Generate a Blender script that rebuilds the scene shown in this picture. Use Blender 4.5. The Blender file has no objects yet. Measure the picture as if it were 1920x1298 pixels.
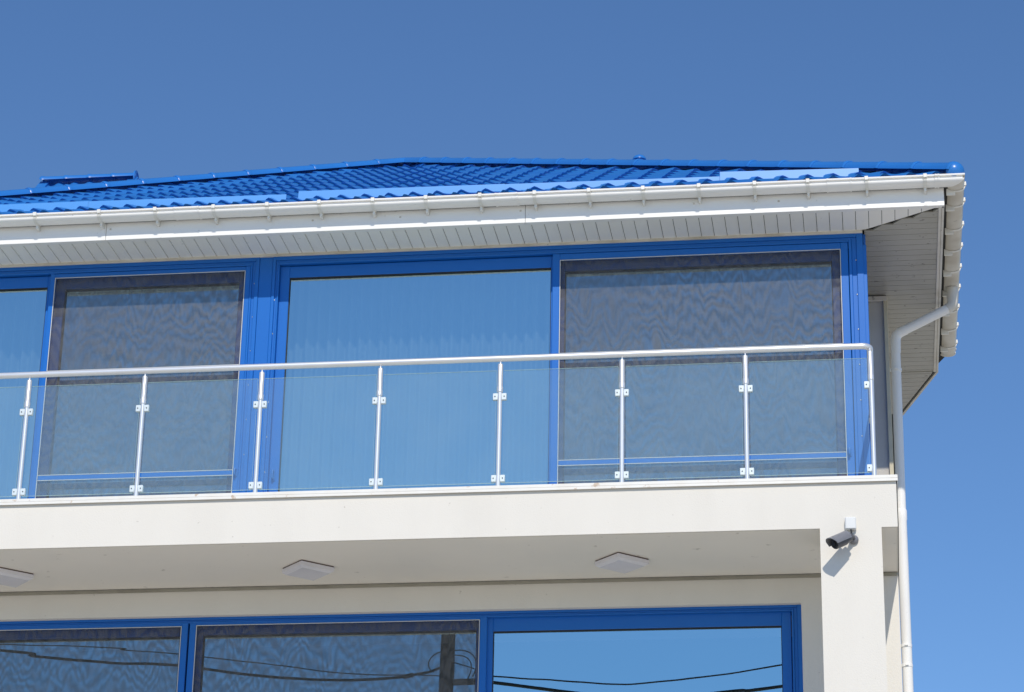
import bpy, math, random
from mathutils import Vector, Matrix
random.seed(7)
scene = bpy.context.scene
col = scene.collection

# ------------------------------------------------------------------ camera
CAM = Vector((-0.1898, -17.3562, 1.6))
r_ = Vector((0.99020731, 0.13837852, 0.01846239))
u_ = Vector((0.03488735, -0.37333186, 0.92704164))
f_ = Vector((-0.13517525, 0.91731931, 0.37450359))
cd = bpy.data.cameras.new('camera'); cam = bpy.data.objects.new('camera', cd); col.objects.link(cam)
m = Matrix.Identity(4)
for i in range(3):
    m[i][0] = r_[i]; m[i][1] = u_[i]; m[i][2] = -f_[i]; m[i][3] = CAM[i]
cam.matrix_world = m
cd.sensor_fit = 'HORIZONTAL'; cd.sensor_width = 36; cd.lens = 4835.05 / 1920 * 36
cd.clip_start = .1; cd.clip_end = 3000
scene.camera = cam

# ------------------------------------------------------------------ sky, sun, exposure
SUN = Vector((.175, -1.0, .865)).normalized()
world = bpy.data.worlds.new('World'); scene.world = world; world.use_nodes = True
nt = world.node_tree; bg = nt.nodes['Background']
sky = nt.nodes.new('ShaderNodeTexSky'); sky.sky_type = 'NISHITA'; sky.sun_disc = False
sky.sun_elevation = math.asin(SUN.z); sky.sun_rotation = math.atan2(SUN.x, SUN.y)
sky.altitude = 0; sky.air_density = 1.1; sky.dust_density = 0; sky.ozone_density = 10
nt.links.new(sky.outputs[0], bg.inputs[0]); bg.inputs[1].default_value = .122
sl = bpy.data.lights.new('sun', 'SUN'); sl.energy = 3.25; sl.angle = math.radians(.53); sl.color = (1, .935, .83)
sun = bpy.data.objects.new('sun', sl); col.objects.link(sun); sun.location = (3, -20, 25)
sun.rotation_euler = (-SUN).to_track_quat('-Z', 'Y').to_euler()
vs = scene.view_settings
vs.view_transform = 'Standard'; vs.look = 'None'; vs.exposure = 0; vs.gamma = 1; vs.use_curve_mapping = False
scene.render.engine = 'CYCLES'

# ------------------------------------------------------------------ materials
def mat(name, base, rough=.5, metal=0, bump=0, bscale=60, var=0, vscale=3, spots=0, spot_col=(.12, .1, .08), spot_scale=9,
        spec=.5, var_col=None, stretch=None, coat=0, rnd=0, spot_lo=.70):
    mt = bpy.data.materials.new(name); mt.use_nodes = True
    n = mt.node_tree.nodes; L = mt.node_tree.links
    p = n['Principled BSDF']
    p.inputs['Roughness'].default_value = rough; p.inputs['Metallic'].default_value = metal
    p.inputs['Specular IOR Level'].default_value = spec; p.inputs['Coat Weight'].default_value = coat
    geo = n.new('ShaderNodeNewGeometry'); pos = geo.outputs['Position']
    if stretch:
        mp = n.new('ShaderNodeMapping'); mp.inputs['Scale'].default_value = stretch
        L.new(pos, mp.inputs[0]); vpos = mp.outputs[0]
    else: vpos = pos
    rgb = n.new('ShaderNodeRGB'); rgb.outputs[0].default_value = (*base, 1); c = rgb.outputs[0]
    def noise(sc, det=4, src=pos):
        t = n.new('ShaderNodeTexNoise'); t.inputs['Scale'].default_value = sc; t.inputs['Detail'].default_value = det
        L.new(src, t.inputs['Vector']); return t.outputs['Fac']
    def ramp(s, a, b):
        q = n.new('ShaderNodeMapRange'); q.inputs[1].default_value = a; q.inputs[2].default_value = b; L.new(s, q.inputs[0]); return q.outputs[0]
    def mix(fac, a, b):
        q = n.new('ShaderNodeMix'); q.data_type = 'RGBA'; L.new(fac, q.inputs[0]); L.new(a, q.inputs[6])
        if isinstance(b, tuple): q.inputs[7].default_value = (*b, 1)
        else: L.new(b, q.inputs[7])
        return q.outputs[2]
    def mul(s, k):
        q = n.new('ShaderNodeMath'); q.operation = 'MULTIPLY'; L.new(s, q.inputs[0]); q.inputs[1].default_value = k; return q.outputs[0]
    if var:
        vc = var_col or tuple(x * .6 for x in base)
        c = mix(mul(ramp(noise(vscale, 6, vpos), .42, .72), var), c, vc)
    if spots:
        c = mix(mul(ramp(noise(spot_scale, 3), spot_lo, spot_lo + .06), spots), c, spot_col)
    if rnd:
        oi = n.new('ShaderNodeObjectInfo')
        c = mix(mul(oi.outputs['Random'], rnd), c, tuple(x * .55 for x in base))
    L.new(c, p.inputs['Base Color'])
    if bump:
        b = n.new('ShaderNodeBump'); b.inputs['Strength'].default_value = bump; b.inputs['Distance'].default_value = .004
        L.new(noise(bscale, 5), b.inputs['Height']); L.new(b.outputs[0], p.inputs['Normal'])
    return mt

def glass_mat(name, tint, refl, gl=(1, 1, 1), fres=True, wob=0, ior=1.5):
    mt = bpy.data.materials.new(name); mt.use_nodes = True
    n = mt.node_tree.nodes; L = mt.node_tree.links; n.remove(n['Principled BSDF'])
    tr = n.new('ShaderNodeBsdfTransparent'); tr.inputs[0].default_value = (*tint, 1)
    g = n.new('ShaderNodeBsdfGlossy'); g.inputs['Roughness'].default_value = .0; g.inputs[0].default_value = (*gl, 1)
    mx = n.new('ShaderNodeMixShader'); L.new(tr.outputs[0], mx.inputs[1]); L.new(g.outputs[0], mx.inputs[2])
    # Schlick reflectance, the same from both sides of the thin sheet
    ge = n.new('ShaderNodeNewGeometry'); dt = n.new('ShaderNodeVectorMath'); dt.operation = 'DOT_PRODUCT'
    L.new(ge.outputs['Normal'], dt.inputs[0]); L.new(ge.outputs['Incoming'], dt.inputs[1])
    def mth(op, a, b=None):
        q = n.new('ShaderNodeMath'); q.operation = op; q.use_clamp = op == 'MULTIPLY_ADD'
        for k, v in enumerate((a, b)):
            if v is None: continue
            if isinstance(v, (int, float)): q.inputs[k].default_value = v
            else: L.new(v, q.inputs[k])
        return q
    p5 = mth('POWER', mth('SUBTRACT', 1.0, mth('ABSOLUTE', dt.outputs['Value']).outputs[0]).outputs[0], 5.0)
    ad = mth('MULTIPLY_ADD', p5.outputs[0], .9 - refl); ad.inputs[2].default_value = refl + ((ior - 1) / (ior + 1)) ** 2
    L.new(ad.outputs[0], mx.inputs[0]); L.new(mx.outputs[0], n['Material Output'].inputs[0])
    if wob:
        geo = n.new('ShaderNodeNewGeometry'); t = n.new('ShaderNodeTexNoise'); t.inputs['Scale'].default_value = 2.2; t.inputs['Detail'].default_value = 1
        L.new(geo.outputs['Position'], t.inputs['Vector'])
        b = n.new('ShaderNodeBump'); b.inputs['Strength'].default_value = wob; b.inputs['Distance'].default_value = .01
        L.new(t.outputs[0], b.inputs['Height']); L.new(b.outputs[0], g.inputs['Normal'])
    return mt

def mesh_mat():
    """insect-screen weave: thin grey threads with gaps; the moire shimmer is painted in as soft wavy density"""
    mt = bpy.data.materials.new('insect_mesh'); mt.use_nodes = True
    n = mt.node_tree.nodes; L = mt.node_tree.links; p = n['Principled BSDF']
    p.inputs['Base Color'].default_value = (.150, .149, .150, 1); p.inputs['Roughness'].default_value = .7
    p.inputs['Specular IOR Level'].default_value = .3
    tr = n.new('ShaderNodeBsdfTransparent'); tr.inputs[0].default_value = (.97, .98, 1, 1)
    mx = n.new('ShaderNodeMixShader')
    geo = n.new('ShaderNodeNewGeometry')
    oi = n.new('ShaderNodeObjectInfo')
    off = n.new('ShaderNodeVectorMath'); off.operation = 'SCALE'; off.inputs[0].default_value = (37, 11, 23); L.new(oi.outputs['Random'], off.inputs['Scale'])
    add = n.new('ShaderNodeVectorMath'); add.operation = 'ADD'; L.new(geo.outputs['Position'], add.inputs[0]); L.new(off.outputs[0], add.inputs[1])
    mp = n.new('ShaderNodeMapping'); mp.inputs['Scale'].default_value = (2.6, 1, .9); L.new(add.outputs[0], mp.inputs[0])
    nz = n.new('ShaderNodeTexNoise'); nz.inputs['Scale'].default_value = 2.6; nz.inputs['Detail'].default_value = 2.5; L.new(mp.outputs[0], nz.inputs['Vector'])
    sep = n.new('ShaderNodeSeparateXYZ'); L.new(add.outputs[0], sep.inputs[0])
    def math_(op, a, b):
        q = n.new('ShaderNodeMath'); q.operation = op
        for i, s in enumerate((a, b)):
            if s is None: continue
            if isinstance(s, (int, float)): q.inputs[i].default_value = s
            else: L.new(s, q.inputs[i])
        return q.outputs[0]
    # slow rings (level sets of a smooth noise plus height) = moire bands painted into the coverage
    ph = math_('ADD', math_('MULTIPLY', nz.outputs['Fac'], 40), math_('MULTIPLY', sep.outputs['Z'], 52))
    s1 = math_('SINE', ph, None)
    nz2 = n.new('ShaderNodeTexNoise'); nz2.inputs['Scale'].default_value = 1.0; nz2.inputs['Detail'].default_value = 4
    mp2 = n.new('ShaderNodeMapping'); mp2.inputs['Scale'].default_value = (30, 1, 1.1); L.new(add.outputs[0], mp2.inputs[0]); L.new(mp2.outputs[0], nz2.inputs['Vector'])
    st = math_('MULTIPLY', math_('SUBTRACT', nz2.outputs['Fac'], .5), .14)
    amp = n.new('ShaderNodeTexNoise'); amp.inputs['Scale'].default_value = 2.0; L.new(add.outputs[0], amp.inputs['Vector'])
    s1 = math_('MULTIPLY', s1, math_('MULTIPLY', amp.outputs['Fac'], .22))
    cov = math_('ADD', math_('ADD', s1, st), .43)
    L.new(cov, mx.inputs[0]); L.new(tr.outputs[0], mx.inputs[1]); L.new(p.outputs[0], mx.inputs[2])
    L.new(mx.outputs[0], n['Material Output'].inputs[0])
    return mt

def curtain_mat():
    mt = bpy.data.materials.new('sheer_fabric'); mt.use_nodes = True
    n = mt.node_tree.nodes; L = mt.node_tree.links; n.remove(n['Principled BSDF'])
    d = n.new('ShaderNodeBsdfDiffuse'); d.inputs[0].default_value = (.75, .76, .74, 1)
    t = n.new('ShaderNodeBsdfTranslucent'); t.inputs[0].default_value = (.7, .7, .68, 1)
    tr = n.new('ShaderNodeBsdfTransparent')
    a = n.new('ShaderNodeMixShader'); a.inputs[0].default_value = .3; L.new(d.outputs[0], a.inputs[1]); L.new(t.outputs[0], a.inputs[2])
    b = n.new('ShaderNodeMixShader'); b.inputs[0].default_value = .85; L.new(tr.outputs[0], b.inputs[1]); L.new(a.outputs[0], b.inputs[2])
    L.new(b.outputs[0], n['Material Output'].inputs[0]); return mt

M = dict(
    stucco=mat('stucco', (.76, .722, .652), .85, bump=.35, bscale=90, var=.20, vscale=2.2, stretch=(1.6, 1.6, .45), var_col=(.62, .585, .52), spots=.5, spot_scale=24, spot_col=(.36, .32, .26), spot_lo=.70),
    ceiling_plaster=mat('ceiling_plaster', (.85, .80, .72), .85, bump=.2, bscale=70, var=.22, vscale=1.2, var_col=(.62, .61, .58), spots=.5, spot_scale=11, spot_col=(.42, .38, .32)),
    joint=mat('joint_mortar', (.36, .34, .28), .9, var=.5, vscale=6, var_col=(.2, .19, .15)),
    coping=mat('coping_metal', (.82, .80, .75), .45, var=.30, vscale=7, var_col=(.68, .60, .48), spots=.6, spot_scale=13, spot_col=(.45, .27, .13), spot_lo=.645),
    pvc=mat('white_pvc', (.89, .87, .83), .30, var=.07, vscale=3, var_col=(.70, .68, .62), spots=.35, spot_scale=22, spot_col=(.35, .32, .28)),
    bracket_pvc=mat('bracket_pvc', (.82, .80, .74), .4, var=.25, vscale=9, var_col=(.55, .52, .45)),
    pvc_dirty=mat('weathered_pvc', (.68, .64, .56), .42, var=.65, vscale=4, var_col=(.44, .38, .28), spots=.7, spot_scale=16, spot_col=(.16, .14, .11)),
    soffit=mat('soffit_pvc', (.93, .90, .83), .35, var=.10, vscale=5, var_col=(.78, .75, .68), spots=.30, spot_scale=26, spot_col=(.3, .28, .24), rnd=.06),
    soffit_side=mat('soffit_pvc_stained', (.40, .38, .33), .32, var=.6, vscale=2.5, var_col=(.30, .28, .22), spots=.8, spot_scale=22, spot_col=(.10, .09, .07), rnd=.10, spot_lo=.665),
    dark=mat('dark_gap', (.03, .03, .03), .9),
    alu=mat('satin_aluminium', (.80, .80, .80), .33, metal=.55, var=.08, vscale=9),
    clamp=mat('zinc_clamp', (.66, .73, .75), .45, metal=.15),
    steel=mat('screw_steel', (.55, .55, .53), .35, metal=.8),
    frame=mat('blue_frame_paint', (.010, .142, .52), .36, var=.12, vscale=5, var_col=(.011, .125, .48), spots=.06, spot_scale=40, spot_col=(.3, .4, .6), spec=.36),
    sash=mat('shaded_blue_sash', (.012, .075, .29), .4, var=.15, vscale=5),  # frame blue with the shade behind the screen put into its colour
    gasket=mat('rubber_gasket', (.012, .014, .018), .6),
    bead=mat('bead_grey', (.62, .62, .60), .5),
    roof=mat('blue_roof_coat', (.025, .185, .55), .30, var=.18, vscale=2.5, var_col=(.02, .12, .40), spots=.10, spot_scale=18, spot_col=(.35, .40, .45)),
    guard=mat('blue_guard_sheet', (.065, .30, .70), .42, var=.15, vscale=3, var_col=(.055, .26, .63)),
    lamp_diff=mat('lamp_acrylic', (.74, .72, .75), .25, var=.2, vscale=5),
    lamp_base=mat('lamp_gap_shade', (.13, .09, .08), .6),  # dark brown painted in for the shadow gap above the diffuser
    cctv=mat('cctv_grey', (.085, .085, .095), .38),
    cctv_shield=mat('cctv_shield_grey', (.20, .20, .215), .36, var=.2, vscale=30),
    lens=mat('lens_black', (.012, .012, .014), .12),
    box=mat('white_plastic_box', (.73, .74, .73), .4),
    interior=mat('interior_plaster', (.42, .40, .37), .9),
    room_floor=mat('interior_floor', (.20, .14, .09), .6),
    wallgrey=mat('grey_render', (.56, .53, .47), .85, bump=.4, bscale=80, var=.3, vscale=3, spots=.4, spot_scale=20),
    trim=mat('cream_trim', (.62, .55, .38), .6, var=.3, vscale=8),
    pole=mat('tarred_wood', (.055, .043, .035), .85, bump=.5, bscale=30, var=.5, vscale=4, stretch=(8, 8, .6)),
    cable=mat('cable_rubber', (.015, .015, .016), .6),
    paving=mat('paving', (.63, .58, .48), .9, bump=.4, bscale=15, var=.4, vscale=.4, var_col=(.50, .47, .41)),
    handle=mat('blue_handle', (.016, .14, .48), .35),
)
M['pane'] = glass_mat('coated_pane', (.62, .74, .77), .54, gl=(.80, 1.0, 1.0), wob=.012)
M['rail_glass'] = glass_mat('rail_glass', (.92, .965, .955), .06, gl=(.95, 1, .98), ior=1.52)
def dusty(mt, k, c):      # thin film of dried dust on the outside of the balustrade glass
    n = mt.node_tree.nodes; L = mt.node_tree.links; out = n['Material Output']; src = out.inputs[0].links[0].from_socket
    d = n.new('ShaderNodeBsdfDiffuse'); d.inputs[0].default_value = (*c, 1); mx = n.new('ShaderNodeMixShader')
    geo = n.new('ShaderNodeNewGeometry'); t = n.new('ShaderNodeTexNoise'); t.inputs['Scale'].default_value = 3.5; t.inputs['Detail'].default_value = 5
    L.new(geo.outputs['Position'], t.inputs['Vector'])
    q = n.new('ShaderNodeMapRange'); q.inputs[1].default_value = .3; q.inputs[2].default_value = .7; q.inputs[3].default_value = k * .8; q.inputs[4].default_value = k * 1.2
    L.new(t.outputs[0], q.inputs[0]); L.new(q.outputs[0], mx.inputs[0]); L.new(src, mx.inputs[1]); L.new(d.outputs[0], mx.inputs[2]); L.new(mx.outputs[0], out.inputs[0])
dusty(M['rail_glass'], .045, (.62, .72, .68))
M['glass_edge'] = mat('glass_edge', (.45, .62, .60), .2)
M['mesh'] = mesh_mat()
M['curtain'] = curtain_mat()

# ------------------------------------------------------------------ mesh helpers
class MB:
    def __init__(s): s.v = []; s.f = []; s.sm = []
    def add(s, vs, fs, smooth=False):
        o = len(s.v); s.v += [tuple(p) for p in vs]; s.f += [tuple(i + o for i in q) for q in fs]; s.sm += [smooth] * len(fs); return s
    def box(s, x0, x1, y0, y1, z0, z1, bev=0):
        x0, x1 = min(x0, x1), max(x0, x1); y0, y1 = min(y0, y1), max(y0, y1); z0, z1 = min(z0, z1), max(z0, z1)
        if bev:
            b = min(bev, (x1 - x0) / 2.2, (y1 - y0) / 2.2, (z1 - z0) / 2.2)
            X = (x0, x1); Y = (y0, y1); Z = (z0, z1); vs = []; ix = {}
            for a in (0, 1):
                for c in (0, 1):
                    for d in (0, 1):
                        sx, sy, sz = 1 - 2 * a, 1 - 2 * c, 1 - 2 * d
                        for k, (p, q, r) in enumerate(((0, 1, 1), (1, 0, 1), (1, 1, 0))):
                            ix[(a, c, d, k)] = len(vs); vs.append((X[a] + sx * b * p, Y[c] + sy * b * q, Z[d] + sz * b * r))
            F = []
            for a in (0, 1):
                q = [ix[(a, c, d, 0)] for c, d in ((0, 0), (1, 0), (1, 1), (0, 1))]; F.append(q if a else q[::-1])
                q = [ix[(c, a, d, 1)] for c, d in ((0, 0), (0, 1), (1, 1), (1, 0))]; F.append(q if a else q[::-1])
                q = [ix[(c, d, a, 2)] for c, d in ((0, 0), (1, 0), (1, 1), (0, 1))]; F.append(q if a else q[::-1])
            def quad(q):
                c = sum((Vector(vs[i]) for i in q), Vector()) / 4 - Vector(((x0 + x1) / 2, (y0 + y1) / 2, (z0 + z1) / 2))
                nn = (Vector(vs[q[1]]) - Vector(vs[q[0]])).cross(Vector(vs[q[2]]) - Vector(vs[q[0]]))
                F.append(q if nn.dot(c) > 0 else q[::-1])
            for a in (0, 1):
                for c in (0, 1):
                    quad([ix[(a, c, 0, 0)], ix[(a, c, 1, 0)], ix[(a, c, 1, 1)], ix[(a, c, 0, 1)]])
                    quad([ix[(a, 0, c, 0)], ix[(a, 1, c, 0)], ix[(a, 1, c, 2)], ix[(a, 0, c, 2)]])
                    quad([ix[(0, a, c, 1)], ix[(1, a, c, 1)], ix[(1, a, c, 2)], ix[(0, a, c, 2)]])
                    for d in (0, 1):
                        q = [ix[(a, c, d, 0)], ix[(a, c, d, 1)], ix[(a, c, d, 2)]]
                        F.append(q if (a + c + d) % 2 else q[::-1])
            return s.add(vs, F)
        vs = [(x, y, z) for x in (x0, x1) for y in (y0, y1) for z in (z0, z1)]
        return s.add(vs, [(0, 1, 3, 2), (4, 6, 7, 5), (0, 4, 5, 1), (2, 3, 7, 6), (0, 2, 6, 4), (1, 5, 7, 3)])
    def prism(s, poly, z0, z1):
        """poly: CCW list of (x,y)"""
        n = len(poly)
        vs = [(x, y, z0) for x, y in poly] + [(x, y, z1) for x, y in poly]
        return s.add(vs, [tuple(range(n))[::-1], tuple(range(n, 2 * n))] + [(i, (i + 1) % n, n + (i + 1) % n, n + i) for i in range(n)])
    def tube(s, pts, rad, seg=16, cap=True):
        pts = [Vector(p) for p in pts]; n = len(pts)
        rad = rad if isinstance(rad, (list, tuple)) else [rad] * n
        t = []
        for i in range(n):
            a = pts[i] - pts[i - 1] if i else Vector(); b = pts[i + 1] - pts[i] if i < n - 1 else Vector()
            d = (a.normalized() if a.length > 1e-9 else Vector()) + (b.normalized() if b.length > 1e-9 else Vector())
            t.append(d.normalized())
        ref = Vector((0, 0, 1)) if abs(t[0].z) < .9 else Vector((1, 0, 0))
        nv = t[0].cross(ref).normalized(); vs = []
        for i in range(n):
            nv = (nv - t[i] * nv.dot(t[i])).normalized(); bv = t[i].cross(nv)
            for k in range(seg):
                a = 2 * math.pi * k / seg; vs.append(pts[i] + (nv * math.cos(a) + bv * math.sin(a)) * rad[i])
        fs = [(i * seg + k, i * seg + (k + 1) % seg, (i + 1) * seg + (k + 1) % seg, (i + 1) * seg + k) for i in range(n - 1) for k in range(seg)]
        s.add(vs, fs, True)
        if cap:
            s.add(vs[:seg], [tuple(range(seg))[::-1]]); s.add(vs[-seg:], [tuple(range(seg))])
        return s
    def sheet(s, prof, ends, closed=True, smooth=True):
        """prof: list of (a,b); ends: function (a,b,side)->xyz"""
        n = len(prof); vs = [ends(a, b, 0) for a, b in prof] + [ends(a, b, 1) for a, b in prof]
        rng = range(n if closed else n - 1)
        s.add(vs, [(i, (i + 1) % n, n + (i + 1) % n, n + i) for i in rng], smooth)
        if closed: s.add(vs, [tuple(range(n))[::-1], tuple(range(n, 2 * n))])
        return s
    def mesh(s, name, mt):
        me = bpy.data.meshes.new(name); me.from_pydata([tuple(Vector(p) * GRID[0]) for p in s.v], [], s.f); me.update()
        import bmesh
        bm = bmesh.new(); bm.from_mesh(me); bmesh.ops.recalc_face_normals(bm, faces=bm.faces); bm.to_mesh(me); bm.free()
        me.polygons.foreach_set('use_smooth', s.sm); me.materials.append(mt)
        if any(s.sm):
            try: me.set_sharp_from_angle(angle=math.radians(40))
            except Exception: pass
        return me

# two layout grids in metres: the lower storey / balcony grid, and the grid of the set-back upper storey
# (its drawing unit is 1.0253 m and it stands 0.44 m farther back)
LOWER = (1.0, Vector((0, 0, 0))); UPPER = (1.0253, Vector((.0048, .4391, -.0405)))
GRID = LOWER
def grid(p): return Vector(p) * GRID[0] + GRID[1]
def ungrid(p): return (Vector(p) - GRID[1]) / GRID[0]
WL = {}
def link(name, data, parent=None, loc=(0, 0, 0)):
    o = bpy.data.objects.new(name, data); col.objects.link(o)
    loc = grid(loc); WL[o] = loc
    o.location = loc - (WL[parent] if parent else Vector())
    if parent: o.parent = parent
    return o
def tag(o, label=None, cat=None, group=None, kind=None):
    if label: o['label'] = label
    if cat: o['category'] = cat
    if group: o['group'] = group
    if kind: o['kind'] = kind
    return o
def thing(name, label, cat, loc, group=None): return tag(link(name, None, None, loc), label, cat, group)
def part(name, mb, mt, parent, loc=None):
    """mb is in world coordinates; the origin moves to loc (or the parent's place)"""
    l = Vector(loc) if loc is not None else (ungrid(WL[parent]) if parent else Vector())
    mb.v = [tuple(Vector(p) - l) for p in mb.v]
    return link(name, mb.mesh(name, M[mt] if isinstance(mt, str) else mt), parent, l)

# ------------------------------------------------------------------ dimensions (metres)
ZB, ZT = 7.223, 7.601          # underside / top of balcony slab front
YW = 1.084                     # facade plane of both floors
ZS = 9.988                     # soffit underside
YF, XF = .667, .4526           # fascia planes, front and side
XL = -9.47                     # left end of house
ZG = 10.174                    # gutter rim
EX, EY, EZ = .55, .58, 10.19   # eave corner of the tiles
APX, APY, APZ = -4.74, 5.85, 13.08
SL = (APZ - EZ) / (APY - EY)
BACK = 10.5

# ------------------------------------------------------------------ ground
g = MB(); g.add([(-1500, -1500, 0), (1500, -1500, 0), (1500, 1500, 0), (-1500, 1500, 0)], [(0, 1, 2, 3)])
tag(part('ground', g, 'paving', None), 'pale paved ground in front of the house', 'ground', kind='structure')

# ------------------------------------------------------------------ house shell
house = thing('house', 'white two-tier house with blue tiled roof, blue sliding doors and glass-railed balcony', 'house', (-4.7, 5, 0))
LWX0, LWX1, LWZ0, LWZ1 = -8.9, -.715, 4.5, 7.005     # lower window opening
w = MB()
w.box(XL, 0, YW, YW + .25, LWZ1, ZB + .02)
w.box(LWX1, 0, YW, YW + .25, 0, LWZ1)
w.box(XL, LWX0, YW, YW + .25, 0, LWZ1)
w.box(LWX0, LWX1, YW, YW + .25, 0, LWZ0)
part('front_wall', w, 'stucco', house)
w = MB(); w.box(-.25, 0, YW + .25, BACK, 0, ZB + .02); w.box(XL, XL + .25, YW + .25, BACK, 0, ZB + .02); w.box(XL + .25, -.25, BACK - .25, BACK, 0, ZB + .02)
part('side_wall', w, 'stucco', house)
GRID = UPPER
w = MB(); w.box(XL, XL + .25, YW + .1, BACK, 7.11, 10.0); w.box(XL + .25, -.25, BACK - .25, BACK, 7.11, 10.0)
w.box(-.25, 0, 2.52, BACK, 7.11, ZS + .03)
part('side_wall', w, 'stucco', house)
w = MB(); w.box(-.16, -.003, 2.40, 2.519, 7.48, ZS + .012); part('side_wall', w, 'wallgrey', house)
w = MB(); w.box(-.022, .012, 2.365, 2.402, 7.48, ZS - .012, .003); part('corner_trim', w, 'trim', house)
w = MB(); w.box(-.16, .012, 2.362, 2.392, ZS - .05, ZS - .008, .003); part('wall_trim', w, 'pvc_dirty', house)
w = MB(); w.box(XL, -.172, YW - .012, YW + .02, ZS - .016, ZS + .012, .002); part('wall_trim', w, 'pvc_dirty', house)
w = MB(); w.box(XL + .25, -.26, 6.2, 6.3, 7.4, 9.99); w.box(XL + .25, -.30, YW + .3, BACK - .3, 10.02, 10.06); part('interior_wall', w, 'interior', house)
GRID = LOWER
w = MB(); w.box(XL + .25, -.25, YW + .3, BACK - .25, 4.25, 4.45); w.box(XL + .25, -.25, 2.8, BACK - .25, ZB + .02, 7.58)
part('interior_floor', w, 'room_floor', house)
w = MB(); w.box(XL + .25, -.25, 6.2, 6.3, 4.45, ZB); part('interior_wall', w, 'interior', house)
# column
w = MB(); w.box(-.541, -.113, 0, .42, 0, ZB - .00004); part('column', w, 'stucco', house)
# balcony slab: edge beam + plate
w = MB(); w.box(XL, 0, 0, 2.79, ZB, ZT - .028); slab = part('balcony_slab', w, 'stucco', house)
w = MB(); w.box(XL + .01, -.01, .02, YW - .03, ZB - .003, ZB - .0005); part('ceiling', w, 'ceiling_plaster', slab)
w = MB(); w.box(XL, -.004, YW - .014, YW + .01, ZB - .028, ZB - .004); part('mortar_joint', w, 'joint', slab)
w = MB()
w.box(XL, .012, -.022, .30, ZT - .026, ZT, .003); w.box(XL, .012, -.022, -.016, ZT - .045, ZT - .026)
w.box(-.30, .012, .301, 2.72, ZT - .026, ZT, .003)
part('coping', w, 'coping', slab)
w = MB(); w.box(.0005, .006, .002, 2.7, ZB + .002, ZT - .028); part('edge_strip', w, 'dark', slab)

# ------------------------------------------------------------------ roof
GRID = UPPER
roof = link('roof', None, house, (-4.7, 5, 10.2))
PER, ROW, STEP, AMP = .195, .35, .021, .023
def tile_face(o, ud, vd, L, uL, uR, nrm, name='tile_covering', per=PER, row=ROW, v0=0):
    """o: eave origin, ud: along the eave, vd: unit up-slope; u range uL(v)..uR(v), v from v0 to L"""
    o, ud, vd, nrm = Vector(o), Vector(ud), Vector(vd), Vector(nrm); mb = MB()
    nr = int(math.ceil((L - v0) / row))
    for i in range(nr):
        va, vb = v0 + i * row, min(v0 + (i + 1) * row, L)
        a0, a1, b0, b1 = uL(va), uR(va), uL(vb), uR(vb)
        nc = max(4, int((a1 - a0) / per * 10))
        vs = []
        for kk in range(3):
            for j in range(nc + 1):
                t = j / nc
                if kk < 2: u = a0 + (a1 - a0) * t; v = va
                else: u = b0 + (b1 - b0) * t; v = vb
                ph = 1 - (1 - (u / per) % 1.0) ** .72
                wv = AMP * (math.cos(2 * math.pi * ph) * .75 + .25 * math.cos(4 * math.pi * ph))
                h = wv + (STEP if kk == 1 else (0 if kk == 2 else -.004))
                # scalloped lower edge
                dv = -.012 * math.cos(2 * math.pi * ph) + (.011 if kk == 0 else 0)
                vs.append(o + ud * u + vd * (v + dv) + nrm * h)
        n1 = nc + 1
        fs = [(k * n1 + j, k * n1 + j + 1, (k + 1) * n1 + j + 1, (k + 1) * n1 + j) for k in range(2) for j in range(nc)]
        mb.add(vs, fs, True)
    ob = part(name, mb, 'roof', roof); ob['kind'] = 'stuff'
    return ob
ca = 1 / math.sqrt(1 + SL * SL); sa = SL * ca
LEN = (APY - EY) / ca
XLE = 2 * APX - EX
tile_face((0, EY, EZ), (1, 0, 0), (0, ca, sa), LEN, lambda v: XLE + v * ca, lambda v: EX - v * ca, (0, -sa, ca))
tile_face((EX, 0, EZ), (0, 1, 0), (-ca, 0, sa), LEN, lambda v: EY + v * ca, lambda v: 4.16 if v < .72 else BACK, (sa, 0, ca))
tile_face((XLE, 0, EZ), (0, 1, 0), (ca, 0, sa), LEN, lambda v: EY + v * ca, lambda v: BACK, (-sa, 0, ca))
# roof deck just beneath the sheets, and gable closing the back
w = MB(); dz = -.055
A, B, C, D = (EX - .03, EY + .03, EZ + dz), (XLE + .03, EY + .03, EZ + dz), (XLE + .03, BACK, EZ + dz), (EX - .45, BACK, EZ + dz)
E1, E2 = (EX - .03, 4.15, EZ + dz), (EX - .42, 5.25, EZ + dz)
P, Q = (APX, APY, APZ + dz), (APX, BACK, APZ + dz)
w.add([A, B, C, D, E1, E2, P, Q], [(0, 1, 6), (1, 2, 7, 6), (0, 6, 7, 3, 5, 4), (2, 3, 7), (0, 4, 5, 3, 2, 1)])
part('roof_deck', w, 'dark', roof)

# hip and ridge caps: overlapping half-round pieces with a raised rib at the joint
def cap_mesh(name, L, r=.072, mt='roof'):
    mb = MB(); seg = 10
    rows = [(0, r * .86), (.0, r * 1.03), (.010, r * 1.09), (.026, r * 1.10), (.040, r * 1.04), (.05, r), (L + .02, r * .95)]
    vs = []
    for x, rr in rows:
        for k in range(seg + 1):
            a = math.pi * (k / seg) * 1.0
            vs.append((x, rr * math.cos(a) * 1.12, rr * math.sin(a)))
    fs = [(i * (seg + 1) + k, i * (seg + 1) + k + 1, (i + 1) * (seg + 1) + k + 1, (i + 1) * (seg + 1) + k) for i in range(len(rows) - 1) for k in range(seg)]
    mb.add(vs, fs, True)
    for sgn in (-1, 1):   # narrow flanges
        y = sgn * r * 1.12; mb.add([(0, y * 1.0, 0), (L, y * .95, 0), (L, y * 1.22, -.006), (0, y * 1.25, -.006)], [(0, 1, 2, 3)])
    return mb.mesh(name, M[mt])
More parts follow.
